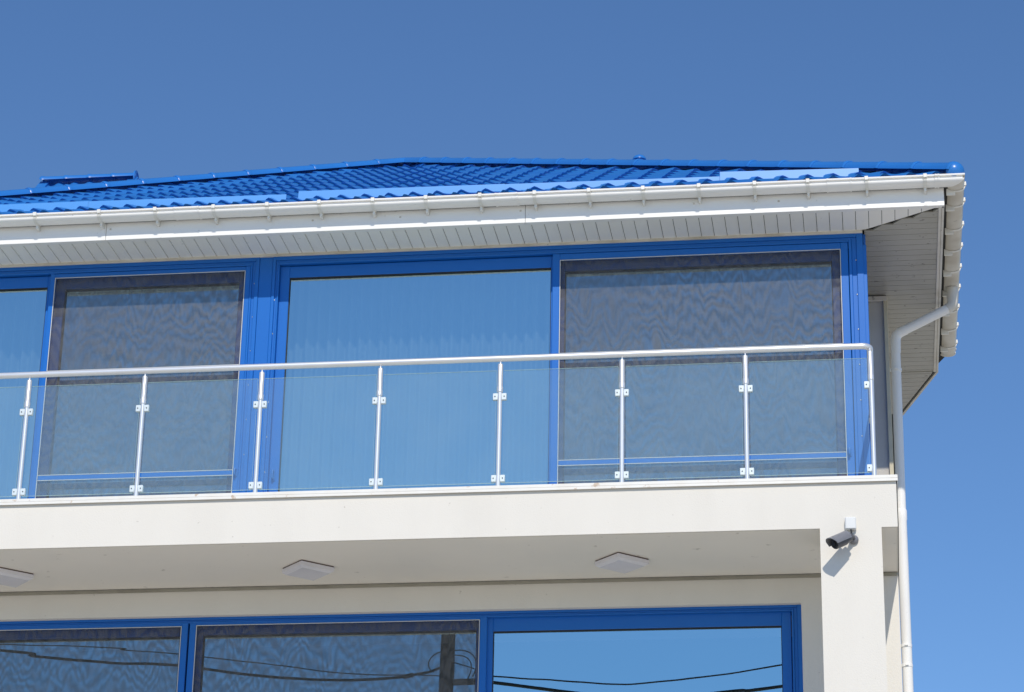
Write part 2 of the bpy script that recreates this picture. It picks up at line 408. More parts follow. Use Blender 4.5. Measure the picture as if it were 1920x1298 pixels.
def caps(p0, p1, parent, name='hip_cap', L=.40, r=.072):
    p0, p1 = Vector(p0), Vector(p1); d = p1 - p0; n = max(1, round(d.length / L)); L = d.length / n
    me = cap_mesh(name, L, r); d.normalize()
    y = Vector((0, 0, 1)).cross(d).normalized(); z = d.cross(y)
    R = Matrix((d, y, z)).transposed().to_quaternion()
    for i in range(n):
        o = link(name, me, parent, p0 + d * (L * i)); o.rotation_mode = 'QUATERNION'; o.rotation_quaternion = R
up = Vector((0, 0, .030))
corner = Vector((EX, EY, EZ)) + up; apex = Vector((APX, APY, APZ)) + up
cornerL = Vector((XLE, EY, EZ)) + up
caps(corner, apex, roof); caps(cornerL, apex, roof); caps(apex, (APX, BACK, APZ + .030), roof, 'ridge_cap')
def dome(c, r, axis, n=12, k=8, ex=1.0):
    """closed rounded end: hemisphere along axis"""
    axis = Vector(axis).normalized(); ref = Vector((0, 0, 1)) if abs(axis.z) < .9 else Vector((1, 0, 0))
    a1 = axis.cross(ref).normalized(); a2 = axis.cross(a1); vs = []; c = Vector(c)
    for i in range(k):
        t = math.pi / 2 * i / k
        for j in range(n):
            p = 2 * math.pi * j / n; vs.append(c + axis * (r * ex * math.sin(t)) + (a1 * math.cos(p) + a2 * math.sin(p)) * r * math.cos(t))
    vs.append(c + axis * r * ex); top = len(vs) - 1
    fs = [(i * n + j, i * n + (j + 1) % n, (i + 1) * n + (j + 1) % n, (i + 1) * n + j) for i in range(k - 1) for j in range(n)]
    fs += [((k - 1) * n + j, (k - 1) * n + (j + 1) % n, top) for j in range(n)]
    return vs, fs
hd = (corner - apex).normalized(); hd.z *= .3
w = MB(); w.add(*dome(corner + Vector((-.02, .02, .01)), .083, hd, 20, 8, 1.0), True); part('hip_end_cap', w, 'roof', roof)
# snow-guard strips
for (xa, xb, zl, zr, h, y) in ((-7.95, -6.39, 10.41, 10.405, .075, .945), (-6.40, -4.747, 10.405, 10.39, .075, .95), (-4.646, -2.97, 10.40, 10.385, .085, .945),
                               (-2.98, -1.262, 10.385, 10.37, .085, .95), (-1.263, -.184, 10.385, 10.365, .10, .93)):
    mb = MB(); vs = []
    for x, z in ((xa, zl), (xb, zr)):
        for yy, zz in ((y, z), (y + .012, z + h), (y + .035, z + h + .004), (y + .035, z + h), (y + .016, z + h - .004), (y + .004, z), (y + .06, z + .035), (y + .06, z + .03)):
            vs.append((x, yy, zz))
    n = 8
    mb.add(vs, [(i, i + 1, n + i + 1, n + i) for i in range(n - 1)] + [(n - 1, 0, n, 2 * n - 1)])
    part('snow_guard', mb, 'guard', roof)
# small gabled chimney hood behind the left hip
chim = link('chimney', None, house, (-8.13, 6.2, 11))
w = MB(); w.box(-8.45, -7.80, 5.95, 6.45, 11.0, 12.84); part('stack', w, 'stucco', chim)
def hood():
    zr, ze, yr, X0, X1 = 13.24, 12.84, 6.2, -8.66, -7.70
    for s in (-1, 1):
        mb = MB(); nc = 60; vs = []
        for v, hh in ((0, 0), (.001, .018), (.48, 0), (.481, .018), (1, 0)):
            for j in range(nc + 1):
                x = X0 + (X1 - X0) * j / nc; ph = (x - X0) / .165
                vs.append((x, yr + s * (.44 * (1 - v)), ze + (zr - ze) * v + hh + .018 * math.cos(2 * math.pi * ph)))
        n1 = nc + 1
        mb.add(vs, [(k * n1 + j, k * n1 + j + 1, (k + 1) * n1 + j + 1, (k + 1) * n1 + j) for k in range(4) for j in range(nc)], True)
        part('tile_covering', mb, 'roof', chim)
        for x, t in ((X0, -.03), (X1, .03)):
            mb = MB(); vs = []
            for xx in (x - .05, x + .05):
                vs += [(xx, yr + s * .47, ze - .02), (xx, yr, zr + .035), (xx, yr, zr - .03), (xx, yr + s * .47, ze - .09)]
            mb.add(vs, [(0, 1, 2, 3), (4, 7, 6, 5), (0, 4, 5, 1), (1, 5, 6, 2), (2, 6, 7, 3), (3, 7, 4, 0)]); part('barge_board', mb, 'roof', chim)
    caps((X0 - .04, yr, zr + .02), (X1 + .02, yr, zr + .02), chim, 'ridge_cap', .25, .062)
    mb = MB(); mb.tube([(X1 + .02, yr, zr + .02), (X1 + .035, yr, zr + .02)], .085, 20); part('ridge_end_disc', mb, 'roof', chim)
hood()
# vent dome behind the right hip
w = MB(); w.tube([(-2.16, 3.75, 11.3), (-2.16, 3.75, 12.01)], .035, 14); vent = part('roof_vent', w, 'roof', roof)
w = MB(); vs, fs = dome((-2.16, 3.75, 12.0), .065, (0, 0, 1), 18, 6, .8); w.add(vs, fs, True); w.add(vs[:18], [tuple(range(18))[::-1]]); part('vent_cowl', w, 'roof', vent)

# ------------------------------------------------------------------ eaves: fascia and soffit
eaves = link('eaves', None, house, (-4.7, .8, ZS))
for xa, xb in ((XL - .45, -6.1275), (-6.1245, -2.7635), (-2.7605, XF)):
    w = MB(); w.box(xa, xb, YF, YF + .02, ZS, 10.19, .002); w.box(xa, xb, YF + .02, YF + .045, ZS, ZS + .008)
    part('fascia_board', w, 'pvc', eaves)
w = MB(); w.box(XF - .02, XF - .001, YF + .022, 4.15, ZS, 10.19, .002); part('fascia_board', w, 'pvc_dirty', eaves)
w = MB()   # skewed fascia at the end of the side eave
w.prism([(XF, 4.15), (XF - .02, 4.15), (.11, 5.27), (.13, 5.28)][::-1], ZS, 10.19); part('fascia_board', w, 'pvc_dirty', eaves)
BX, BW = .1, .096
def front_len(x):   # y range of a front board at x, cut by the mitre
    y0 = YF + .024
    if x <= -.17: return y0, YW - .001
    t = (x + .17) / (XF - .03 + .17); return y0, (YW - .001) + (YF + .03 - YW) * t
bm0 = MB(); bm0.box(-BW / 2, BW / 2, YF + .024, YW - .001, ZS + .005, ZS + .017, .003)
me0 = bm0.mesh('soffit_board', M['soffit'])
x = -9.87
while x < XF - .06:
    if x + BW / 2 <= -.16: link('soffit_board', me0, eaves, (x, 0, 0))
    else:
        xa, xb = x - BW / 2, x + BW / 2; ya, yb = front_len(xa), front_len(xb)
        if yb[1] - yb[0] > .004:
            w = MB(); w.prism([(xa, ya[0]), (xb, yb[0]), (xb, yb[1] - .004), (xa, ya[1] - .004)], ZS + .005, ZS + .017); part('soffit_board', w, 'soffit', eaves)
    x += BX
# little end gaps and drip marks between boards and wall are real recesses: a dark backing above the boards
w = MB(); w.prism([(XL - .45, YF + .021), (XF - .021, YF + .021), (XF - .021, 4.14), (.105, 5.26), (-.24, 5.26), (-.24, YW + .03), (XL - .45, YW + .03)], ZS + .022, ZS + .03); part('soffit_backing', w, 'dark', eaves)
# mitre strip
w = MB(); a = Vector((-.17, YW - .003)); b = Vector((XF - .03, YF + .028)); nn = Vector((-(b - a).y, (b - a).x)).normalized() * .006
w.prism([tuple(a - nn), tuple(b - nn), tuple(b + nn), tuple(a + nn)], ZS + .008, ZS + .012); part('mitre_strip', w, 'joint', eaves)
# side boards, running across, cut by mitre, walls and skewed end
y = .74
while y < 5.2:
    xa = -.158
    if y > 2.40: xa = .004
    if y < YW: t = (y - YW) / (YF + .03 - YW); xa = max(xa, -.17 + (XF - .03 + .17) * t + .012)
    xb = XF - .045
    xe = xb
    if y + .048 > 4.15: xe = xb - (y + .048 - 4.15) / 1.12 * .32
    xs = xb if y - .048 < 4.15 else xb - (y - .048 - 4.15) / 1.12 * .32
    if xe - xa > .01:
        xa2 = xa
        if y - .048 < YW: t = (y - .048 - YW) / (YF + .03 - YW); xa2 = max(xa, -.17 + (XF - .03 + .17) * t + .012)
        w = MB(); w.prism([(xa2, y - .0475), (xs, y - .0475), (xe, y + .0475), (xa, y + .0475)], ZS + .005, ZS + .017); part('soffit_board', w, 'soffit_side', eaves)
    y += .1
w = MB(); w.box(XF - .044, XF - .022, YF + .03, 4.14, ZS - .003, ZS + .016, .002); part('soffit_trim', w, 'pvc_dirty', eaves)
w = MB(); w.box(.004, XF - .045, 4.132, 4.141, ZS + .002, ZS + .016); part('soffit_trim', w, 'joint', eaves)
# ------------------------------------------------------------------ sliding doors
def ring(x0, x1, z0, z1, wl, wr, wt, wb, ya, yb, bev=.004):
    mb = MB()
    mb.box(x0, x0 + wl, ya, yb, z0, z1, bev); mb.box(x1 - wr, x1, ya, yb, z0, z1, bev)
    mb.box(x0 + wl - .001, x1 - wr + .001, ya + .0015, yb - .0015, z1 - wt, z1 - .0015, bev); mb.box(x0 + wl - .001, x1 - wr + .001, ya + .0015, yb - .0015, z0 + .0015, z0 + wb, bev)
    return mb
def bead(x0, x1, z0, z1, y, d, t=.005, yy=.006):
    mb = MB(); mb.box(x0, x0 + t, y, y + yy, z0, z1); mb.box(x1 - t, x1, y, y + yy, z0, z1)
    mb.box(x0 + t, x1 - t, y + .0005, y + yy - .0005, z1 - t, z1 - .0002); mb.box(x0 + t, x1 - t, y + .0005, y + yy - .0005, z0 + .0002, z0 + t)
    part('bead', mb, 'bead', d)
def pane(x0, x1, z0, z1, y, d):
    mb = MB(); mb.add([(x0 - .01, y, z0 - .01), (x1 + .01, y, z0 - .01), (x1 + .01, y, z1 + .01), (x0 - .01, y, z1 + .01)], [(0, 1, 2, 3)])
    part('pane', mb, 'pane', d)
def handle(x, z, y, d, h=.10):
    mb = MB(); mb.box(x - .014, x + .014, y - .006, y, z - h / 2, z + h / 2, .003)
    mb.tube([(x, y - .004, z + h * .36), (x, y - .035, z + h * .30), (x, y - .038, z), (x, y - .035, z - h * .30), (x, y - .004, z - h * .36)], .008, 10)
    part('handle', mb, 'handle', d)
screw_me = None
def screws(xs, z0, z1, y, d, step=.29):
    global screw_me
    if screw_me is None:
        s_ = MB(); s_.add(*dome((0, 0, 0), .006, (0, -1, 0), 8, 3, .5), True); screw_me = s_.mesh('screw', M['steel'])
    z = z1
    while z > z0: link('screw', screw_me, d, (xs, y, z)); z -= step
def screen(x0, x1, z0, z1, d, fr, yo, pane_in, bars):
    """insect screen in a blue frame in front of a recessed glazed sash. x0..z1: mesh opening; fr: frame widths l,r,t; pane_in: insets l,r,t of the pane edge"""
    part('screen_frame', ring(x0 - fr[0], x1 + fr[1], z0 - .06, z1 + fr[2], fr[0], fr[1], fr[2], .06, yo + .010, yo + .045), 'frame', d)
    bead(x0, x1, z0, z1, yo + .008, d)
    mb = MB(); mb.add([(x0 + .002, yo + .026, z0 + .002), (x1 - .002, yo + .026, z0 + .002), (x1 - .002, yo + .026, z1 - .002), (x0 + .002, yo + .026, z1 - .002)], [(0, 1, 2, 3)])
    part('insect_mesh', mb, 'mesh', d)
    for zb_ in bars:
        mb = MB(); mb.box(x0 + .006, x1 - .006, yo + .012, yo + .040, zb_ - .019, zb_ + .019, .003)
        b = part('screen_bar', mb, 'frame', d)
        for s in (-1, 1):
            mb = MB(); mb.box(x0 + .006, x1 - .006, yo + .010, yo + .020, zb_ + s * .0215 - .0025, zb_ + s * .0215 + .0025); part('bead', mb, 'bead', d)
    px0, px1, pz1 = x0 + pane_in[0], x1 - pane_in[1], z1 - pane_in[2]
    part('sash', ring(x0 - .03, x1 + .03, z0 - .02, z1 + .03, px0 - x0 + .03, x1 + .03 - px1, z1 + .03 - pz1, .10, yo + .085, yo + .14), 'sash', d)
    part('gasket', ring(px0 - .002, px1 + .002, z0 + .078, pz1 + .002, .009, .009, .011, .009, yo + .108, yo + .124, .001), 'gasket', d)
    pane(px0, px1, z0 + .08, pz1, yo + .125, d)
def glazed(x0, x1, z0, z1, d, fr, yo):
    part('sash', ring(x0 - fr[0], x1 + fr[1], z0 - .10, z1 + fr[2], fr[0], fr[1], fr[2], .10, yo + .040, yo + .085), 'frame', d)
    part('gasket', ring(x0 - .004, x1 + .004, z0 - .004, z1 + .004, .009, .009, .013, .009, yo + .046, yo + .061, .001), 'gasket', d)
    pane(x0, x1, z0, z1, yo + .062, d)
DB, DT = 7.50, 9.975
def outer(d, xa, xb, zb, zt, yo, wl, wr, wt, name='frame'):
    """outer frame with stepped profile"""
    mb = MB()
    for k, (q, dy) in enumerate(((0, 0), (.45, .012), (.80, .004))):
        q2 = (.45, .80, 1)[k]
        if wr: mb.box(xb - wr * q2, xb - wr * q, yo + dy, yo + .14, zb, zt - wt * q, .0025)
        if wl: mb.box(xa + wl * q, xa + wl * q2, yo + dy, yo + .14, zb, zt - wt * q, .0025)
        mb.box(xa + wl * q2, xb - wr * q2, yo + dy + .001, yo + .139, zt - wt * q2, zt - wt * q, .0025)
    mb.box(xa, xb, yo + .003, yo + .138, zb - .03, zb)
    part(name, mb, 'frame', d)
dA = tag(link('sliding_door', None, house, (-6.7, YW, DB)), 'blue framed sliding door with insect screen at the end of the balcony away from the corner')
dB = tag(link('sliding_door', None, house, (-2.5, YW, DB)), 'wide blue framed sliding door with insect screen beside the downpipe corner')
outer(dB, -4.856, -.172, DB, DT, YW, .055, .110, .068)
glazed(-4.722, -2.612, 7.75, 9.803, dB, (.078, .06, .10), YW)
screen(-2.540, -.345, 7.72, 9.850, dB, (.058, .058, .056), YW, (.03, .07, .06), (8.155, 9.035))
handle(-4.765, 8.13, YW + .04, dB); handle(-.325, 8.17, YW + .010, dB, .07)
screws(-.228, 7.7, 9.75, YW + .010, dB); screws(-4.83, 7.7, 9.6, YW + .012, dB)
outer(dA, -8.45, -4.966, DB, DT, YW, .06, .070, .068)
glazed(-8.30, -6.728, 7.75, 9.803, dA, (.085, .06, .10), YW)
screen(-6.660, -5.080, 7.72, 9.868, dA, (.040, .043, .038), YW, (.062, .065, .065), (8.155, 9.035))
handle(-5.06, 8.15, YW + .010, dA, .07); screws(-5.0, 7.7, 9.75, YW + .010, dA)
w = MB(); w.box(-4.965, -4.857, YW + .006, YW + .16, DB - .03, DT, .003); part('mullion', w, 'frame', house)
w = MB(); w.box(XL, -8.451, YW, YW + .2, DB - .05, ZS + .01); part('front_wall', w, 'stucco', house)
# return of the glazed bay at the corner
w = MB(); w.box(-.171, -.150, YW + .03, 2.5, DB, DT, .003); w.box(-.175, -.146, YW + .006, YW + .03, DB, DT - .10, .003); part('corner_panel', w, 'frame', house)
GRID = LOWER
# lower doors, set 5 cm back in the reveal
YL = YW + .05
dC = tag(link('sliding_door', None, house, (-3, YL, LWZ0)), 'blue framed sliding door under the balcony, clear pane reflecting cables')
K = 1.003
outer(dC, LWX0, LWX1 + .001, LWZ0, LWZ1 + .002, YL, .05, .075, .045)
glazed(-3.02, -.865, 4.65, 6.86, dC, (.05, .07, .115), YL)
screen(-5.305, -3.118, 4.62, 6.945, dC, (.052, .055, .03), YL, (.035, .035, .055), (5.6,))
dD = tag(link('sliding_door', None, house, (-7, YL, LWZ0)), 'blue framed insect screened door under the balcony away from the column')
screen(-7.60, -5.420, 4.62, 6.940, dD, (.052, .050, .03), YL, (.035, .030, .055), (5.6,))
glazed(-8.79, -7.66, 4.65, 6.86, dD, (.05, .05, .115), YL)
GRID = UPPER
# ------------------------------------------------------------------ curtains behind the upper panes
def curtain(xa, xb, y, label, seed, per=.085):
    rnd = random.Random(seed); mb = MB(); n = int((xb - xa) / .006); vs = []
    p1, p2 = rnd.random() * 6, rnd.random() * 6
    for zi, z in enumerate((7.64, 8.4, 9.2, 9.93)):
        for i in range(n + 1):
            x = xa + (xb - xa) * i / n; k = .75 + .25 * zi / 3
            a = .030 * math.sin(2 * math.pi * x / per + p1 + .8 * math.sin(x * 3.1 + p2)) + .014 * math.sin(2 * math.pi * x / (per * 2.7) + p2 + zi * .15)
            vs.append((x, y + a * (1.25 - k * .4), z))
    n1 = n + 1
    mb.add(vs, [(k * n1 + j, k * n1 + j + 1, (k + 1) * n1 + j + 1, (k + 1) * n1 + j) for k in range(3) for j in range(n)], True)
    tag(part('curtain', mb, 'curtain', None, ((xa + xb) / 2, y, 7.64)), label, 'curtain', 'sheer curtains behind the upper doors')
curtain(-4.80, -2.62, 1.42, 'sheer white pleated curtain behind the wide clear pane of the upper door', 1)
curtain(-8.35, -6.75, 1.42, 'sheer white curtain behind the clear pane beside the narrower insect screen', 2)
curtain(-2.55, -.33, 1.45, 'sheer pale curtain behind the insect screen nearest the downpipe corner', 3, .11)
curtain(-6.66, -5.06, 1.45, 'sheer pale curtain behind the narrower upper insect screen', 4, .11)

# ------------------------------------------------------------------ gutters
GR = .065; GY = YF - .070; GX = XF + .0885
def gutter_prof(r=GR, t=.004, deep=.92, lip=True):
    """(a, b): a across (negative = outer side), b up. Rolled rim, short upright band, then the half-round belly"""
    up = .026
    arc = [(-r * math.cos(math.pi * k / 16), -up - r * deep * math.sin(math.pi * k / 16) * .50) for k in range(17)]
    out = [(-r + .012, .0), (-r + .012, -up + .001)] + arc + [(r, .02)]
    inn = [(r - t, .02)] + [(-(r - t) * math.cos(math.pi * k / 16), -up - (r - t) * deep * math.sin(math.pi * k / 16) * .50) for k in range(16, -1, -1)] + [(-r + .012 + t, -up), (-r + .012 + t, 0)]
    p = out + inn
    if lip: p += [(-r + .004 + .010 * math.cos(a), .004 + .010 * math.sin(a)) for a in [math.pi * (-.1 + .26 * i) for i in range(0, 6)]]
    return p
gut = thing('rain_gutter', 'white half-round gutter along the front eave above the sliding doors', 'gutter', (-4.7, GY, ZG - .08))
w = MB(); w.sheet(gutter_prof(), lambda a, b, s: (XL - .42 if s == 0 else GX - a * 1.0, GY + a, ZG + b)); part('trough', w, 'pvc', gut)
gs = thing('rain_gutter', 'stained white gutter along the side eave, seen from below beside the downpipe', 'gutter', (GX, 2.4, ZG - .08))
w = MB(); w.sheet(gutter_prof(), lambda a, b, s: (GX - a, GY + a if s == 0 else 4.09, ZG + b)); part('trough', w, 'pvc_dirty', gs)
w = MB(); w.sheet(gutter_prof(GR + .005, GR * .9), lambda a, b, s: (GX - a, 4.08 if s == 0 else 4.12, ZG + b)); part('end_cap', w, 'pvc_dirty', gs)
# front brackets
def bracket_mesh(side, name):
    mb = MB(); hw = .0125
    prof = gutter_prof(GR + .009, .006, .95, False)
    if side: mb.sheet(prof, lambda a, b, s: (-a, -hw if s == 0 else hw, b))
    else: mb.sheet(prof, lambda a, b, s: (-hw if s == 0 else hw, a, b))
    cx = -(GR + .004)
    def bx(a0, a1, b0, b1, h):
        if side: mb.box(-a1, -a0, -h, h, b0, b1, .002)
        else: mb.box(-h, h, a0, a1, b0, b1, .002)
    bx(cx - .014, cx + .016, -.016, .016, .014)           # clip over the lip
    bx(GR * .05, GR + .004, -GR * .92 - .030, -GR * .60, .009)      # foot towards the fascia
    if side: mb.add(*dome((-cx + .004, 0, -.002), .016, (1, 0, 0), 10, 4, .8), True)
    return mb.mesh(name, M['bracket_pvc'])
bme = bracket_mesh(False, 'bracket')
for x in (-7.6, -7.13, -6.678, -6.153, -5.696, -5.221, -4.792, -4.373, -3.949, -3.527, -3.099, -2.673, -2.25, -1.834, -1.403, -.976, -.57, -.127, .313):
    o = link('bracket', bme, gut, (x, GY, ZG)); o.rotation_euler = (0, random.uniform(-.02, .02), random.uniform(-.03, .03))
bms = bracket_mesh(True, 'bracket')
for y in (.70, .984, 1.42, 1.83, 2.25, 2.672, 3.098, 3.51, 3.91): link('bracket', bms, gs, (GX, y, ZG))
for xa, xb in ((-5.545, -5.342), (-2.986, -2.807), (-.429, -.24), (.385, .42)):
    mb = MB(); mb.sheet(gutter_prof(GR + .003, .004), lambda a, b, s: (xa if s == 0 else xb, GY + a, ZG + b))
    for xx in (xa, xb - .012): mb.sheet(gutter_prof(GR + .006, .004), lambda a, b, s: (xx if s == 0 else xx + .012, GY + a, ZG + b))
    part('union', mb, 'pvc', gut)
# nail heads on the fascia
nm = MB(); nm.add(*dome((0, 0, 0), .009, (0, -1, 0), 10, 3, .5), True); nail = nm.mesh('nail_head', M['pvc_dirty'])
for x in (-6.09, -5.22, -4.45, -3.75, -2.80, -1.45, -.8): link('nail_head', nail, eaves, (x, YF, 10.085 + random.uniform(-.01, .01)))

# ------------------------------------------------------------------ downpipe
dp = thing('downpipe', 'white downpipe bending from the side gutter to the corner of the house', 'downpipe', (.06, 2.6, 0))
PY = 2.58; PR = .039
def bend(a, b, c, r, n=6):
    """rounded corner points around b"""
    a, b, c = Vector(a), Vector(b), Vector(c); p = b + (a - b).normalized() * r; q = b + (c - b).normalized() * r
    return [tuple(p.lerp(b, t).lerp(b.lerp(q, t), t)) for t in [i / n for i in range(n + 1)]]
T0, T1, T2, T3 = (GX + .005, PY, ZG - .06), (GX + .005, PY, 9.955), (.070, PY, 9.72), (.064, PY, 9.40)
w = MB(); w.tube([T0, (T0[0], PY, 10.07)] + bend(T0, T1, T2, .05), [.05, .046] + [PR + .003] * 7, 20); part('elbow', w, 'pvc_dirty', dp)
w = MB(); w.tube([Vector(T1).lerp(Vector(T2), .08), Vector(T1).lerp(Vector(T2), .93)], PR, 20); part('pipe_section', w, 'pvc', dp)
w = MB(); w.tube([Vector(T1).lerp(Vector(T2), .82)] + bend(T1, T2, T3, .05) + [(.066, PY, 9.56)], PR + .003, 20); part('elbow', w, 'pvc', dp)
w = MB(); w.tube([(.066, PY, 9.60), (.060, PY, 8.17)], PR, 20); part('pipe_section', w, 'pvc', dp)
w = MB(); w.tube([(.060, PY, 8.20), (.060, PY, 8.19), (.060, PY, 8.12), (.060, PY, 8.10), (.056, PY, .15)], [PR + .002, PR + .006, PR + .006, PR + .002, PR + .002], 20); part('pipe_section', w, 'pvc', dp)
def clip(z, x=.058):
    mb = MB(); mb.tube([(x, PY, z - .012), (x, PY, z + .012)], PR + .006, 20, True); mb.box(x - .05, x - PR - .001, PY - .012, PY + .012, z - .01, z + .01); mb.box(x - .012, x + .012, PY - PR - .016, PY - PR, z - .006, z + .006)
    part('pipe_clip', mb, 'pvc', dp)
clip(9.405, .065); clip(6.91); clip(7.07); clip(4.0)

# ------------------------------------------------------------------ balcony railing
GRID = LOWER
YR, XR, ZR = .13, -.149, 8.641
rail = thing('balcony_railing', 'white metal balcony railing with clear glass panels above the slab', 'railing', (-4, YR, ZT))
w = MB(); HB = ZR
pts = [(-9.3, YR, HB), (-5.52, YR, HB)]; w.tube(pts, .0235, 20); part('handrail', w, 'alu', rail)
w = MB()
cc = [(XR - .06 + .06 * math.sin(t), YR + .06 - .06 * math.cos(t), HB) for t in [math.pi / 2 * i / 8 for i in range(9)]]
w.tube([(-5.516, YR, HB)] + cc + [(XR, 2.74, HB)], .0235, 20); part('handrail', w, 'alu', rail)
w = MB(); w.tube([(-5.53, YR, HB), (-5.505, YR, HB)], .0248, 20); part('handrail_joint', w, 'alu', rail)
def post_mesh():
    mb = MB(); mb.tube([(0, 0, ZT), (0, 0, ZT + .012), (0, 0, ZT + .013), (0, 0, 8.40)], [.024, .024, .0172, .0172], 18)
    return mb.mesh('post', M['alu'])
def sleeve_mesh():
    mb = MB(); mb.tube([(0, 0, 8.375), (0, 0, 8.378), (0, 0, 8.415), (0, 0, 8.420), (0, 0, 8.590), (0, 0, 8.597), (0, 0, 8.598), (0, 0, 8.622)], [.019, .0225, .0225, .0195, .0190, .016, .0065, .0065], 18)
    return mb.mesh('post_sleeve', M['alu'])
def clamp_mesh(s):
    mb = MB(); mb.box(s * .014, s * .050, -.014, .014, -.026, .026, .003)
    mb.tube([(s * .034, -.0142, 0), (s * .034, -.0165, 0)], .0055, 10); return mb
pm, sm = post_mesh(), sleeve_mesh()
cm = {s: clamp_mesh(s).mesh('glass_clamp', M['clamp']) for s in (-1, 1)}
dm = MB(); dm.tube([(0, 0, 0), (0, -.001, 0)], .0045, 10); dotm = dm.mesh('clamp_screw', M['steel'])
def post(x, y, sides, rot=0):
    p = link('post', pm, rail, (x, y, 0)); link('post_sleeve', sm, p, (x, y, 0))
    for s in sides:
        for z in (8.338, 7.704):
            c = link('glass_clamp', cm[s], p, (x, y, z)); c.rotation_euler = (0, 0, rot)
            if not rot:
                link('clamp_screw', dotm, p, (x + s * .034, y - .0166, z)).data.materials[0] = M['dark']
PX = [XR - .9 * i for i in range(11)]
for i, x in enumerate(PX): post(x, YR, (-1,) if i == 0 else (-1, 1))
post(XR, 1.03, ()); post(XR, 1.93, ())
def glass(xa, xb, ya, yb):
    mb = MB()
    mb.box(xa, xb, ya, yb, 7.672, 8.545); p = part('glass_panel', mb, 'rail_glass', rail)
    e = MB()
    if abs(xb - xa) > .1:
        e.box(xa, xb, ya, yb, 8.5452, 8.5465); e.box(xa, xb, ya, yb, 7.6705, 7.6718)
        e.box(xb + .0002, xb + .0012, ya, yb, 7.672, 8.545)
    else:
        e.box(xa, xb, ya, yb, 8.5452, 8.5465)
    part('polished_edge', e, 'glass_edge', p)
for i in range(10): glass(PX[i + 1] + .028, PX[i] - .028, YR - .004, YR + .004)

# ------------------------------------------------------------------ ceiling lamps under the slab
def lamp(x, label):
    t = thing('ceiling_lamp', label, 'lamp', (x, .61, ZB), 'square lamps under the balcony')
    c, s = math.cos(math.radians(43)), math.sin(math.radians(43))
    def sq(h, k=1): return [(x + (a * c - b * s) * h, .61 + (a * s + b * c) * h) for a, b in ((-1, -1), (1, -1), (1, 1), (-1, 1))]
    w = MB(); w.prism(sq(.138), ZB - .014, ZB - .004); part('base_plate', w, 'lamp_base', t)
    w = MB(); q0, q1, q2 = sq(.142), sq(.140), sq(.118)
    vs = [(*p, ZB - .014) for p in q0] + [(*p, ZB - .042) for p in q1] + [(*p, ZB - .058) for p in q2]
    w.add(vs, [(3, 2, 1, 0), (8, 9, 10, 11)] + [(k * 4 + i, k * 4 + (i + 1) % 4, k * 4 + 4 + (i + 1) % 4, k * 4 + 4 + i) for k in range(2) for i in range(4)])
    part('diffuser', w, 'lamp_diff', t)
lamp(-4.333, 'square frosted ceiling lamp under the slab, between the other two')
lamp(-1.995, 'square frosted ceiling lamp under the slab, closest to the column')
lamp(-6.64, 'square frosted ceiling lamp under the slab, farthest from the column')

# ------------------------------------------------------------------ security camera + box
jb = MB(); jb.box(-.365, -.287, -.042, 0, 7.200, 7.290, .008)
tag(part('junction_box', jb, 'box', None, (-.326, 0, 7.245)), 'small white plastic box on the column above the security camera', 'box')
sc = thing('security_camera', 'grey bullet security camera with sun shield mounted on the white column', 'camera', (-.311, 0, 7.13))
w = MB(); vs, fs = dome((-.308, -.012, 7.132), .034, (0, -1, 0), 18, 6, .7); w.add(vs, fs, True); w.tube([(-.308, 0, 7.132), (-.308, -.012, 7.132)], .034, 18); part('wall_base', w, 'cctv_shield', sc)
R0, F0 = Vector((-.335, -.085, 7.128)), Vector((-.452, -.172, 7.050)); ax = (F0 - R0).normalized()
w = MB(); w.tube([(-.308, -.03, 7.135), (-.312, -.055, 7.140), R0 + Vector((.004, .006, .006)), R0 + ax * .02], [.014, .013, .013, .015], 12); w.tube([(-.318, -.062, 7.128), (-.318, -.062, 7.158)], .010, 10); part('bracket_arm', w, 'cctv', sc)
w = MB(); w.tube([R0 - ax * .005, R0, R0 + ax * .05, R0 + ax * .052, R0 + ax * .145, R0 + ax * .15], [.026, .033, .036, .042, .042, .040], 20); part('body', w, 'cctv', sc)
w = MB(); w.tube([R0 + ax * .1502, R0 + ax * .153], [.037, .035], 20); w.tube([R0 + ax * .153, R0 + ax * .157], .018, 14); part('lens_window', w, 'lens', sc)
rt = ax.cross(Vector((0, 0, 1))).normalized(); ut = rt.cross(ax)
w = MB(); vs = []; seg = 12
for d in (.022, .19):
    for rr in (.050, .047):
        for k in range(seg + 1):
            a = math.radians(-12 + 204 * k / seg); q = max(-.8, math.sin(a))
            vs.append(R0 + ax * (d - (.028 * (1 - max(0, math.sin(a))) if d > .1 else 0)) + rt * math.cos(a) * rr * 1.04 + ut * (math.sin(a) * rr + .004))
n1 = seg + 1; fs = []
for k in range(seg):
    fs += [(k, k + 1, 2 * n1 + k + 1, 2 * n1 + k), (n1 + k, 3 * n1 + k, 3 * n1 + k + 1, n1 + k + 1), (k, n1 + k, n1 + k + 1, k + 1), (2 * n1 + k, 2 * n1 + k + 1, 3 * n1 + k + 1, 3 * n1 + k)]
fs += [(0, 2 * n1, 3 * n1, n1), (seg, n1 + seg, 3 * n1 + seg, 2 * n1 + seg)]
w.add(vs, fs, True); part('sun_shield', w, 'cctv_shield', sc)
w = MB(); w.tube([R0 - ax * .004 + ut * .01, (-.322, -.05, 7.165), (-.322, -.035, 7.185), (-.326, -.03, 7.202)], .006, 8); part('camera_cable', w, 'cable', sc)

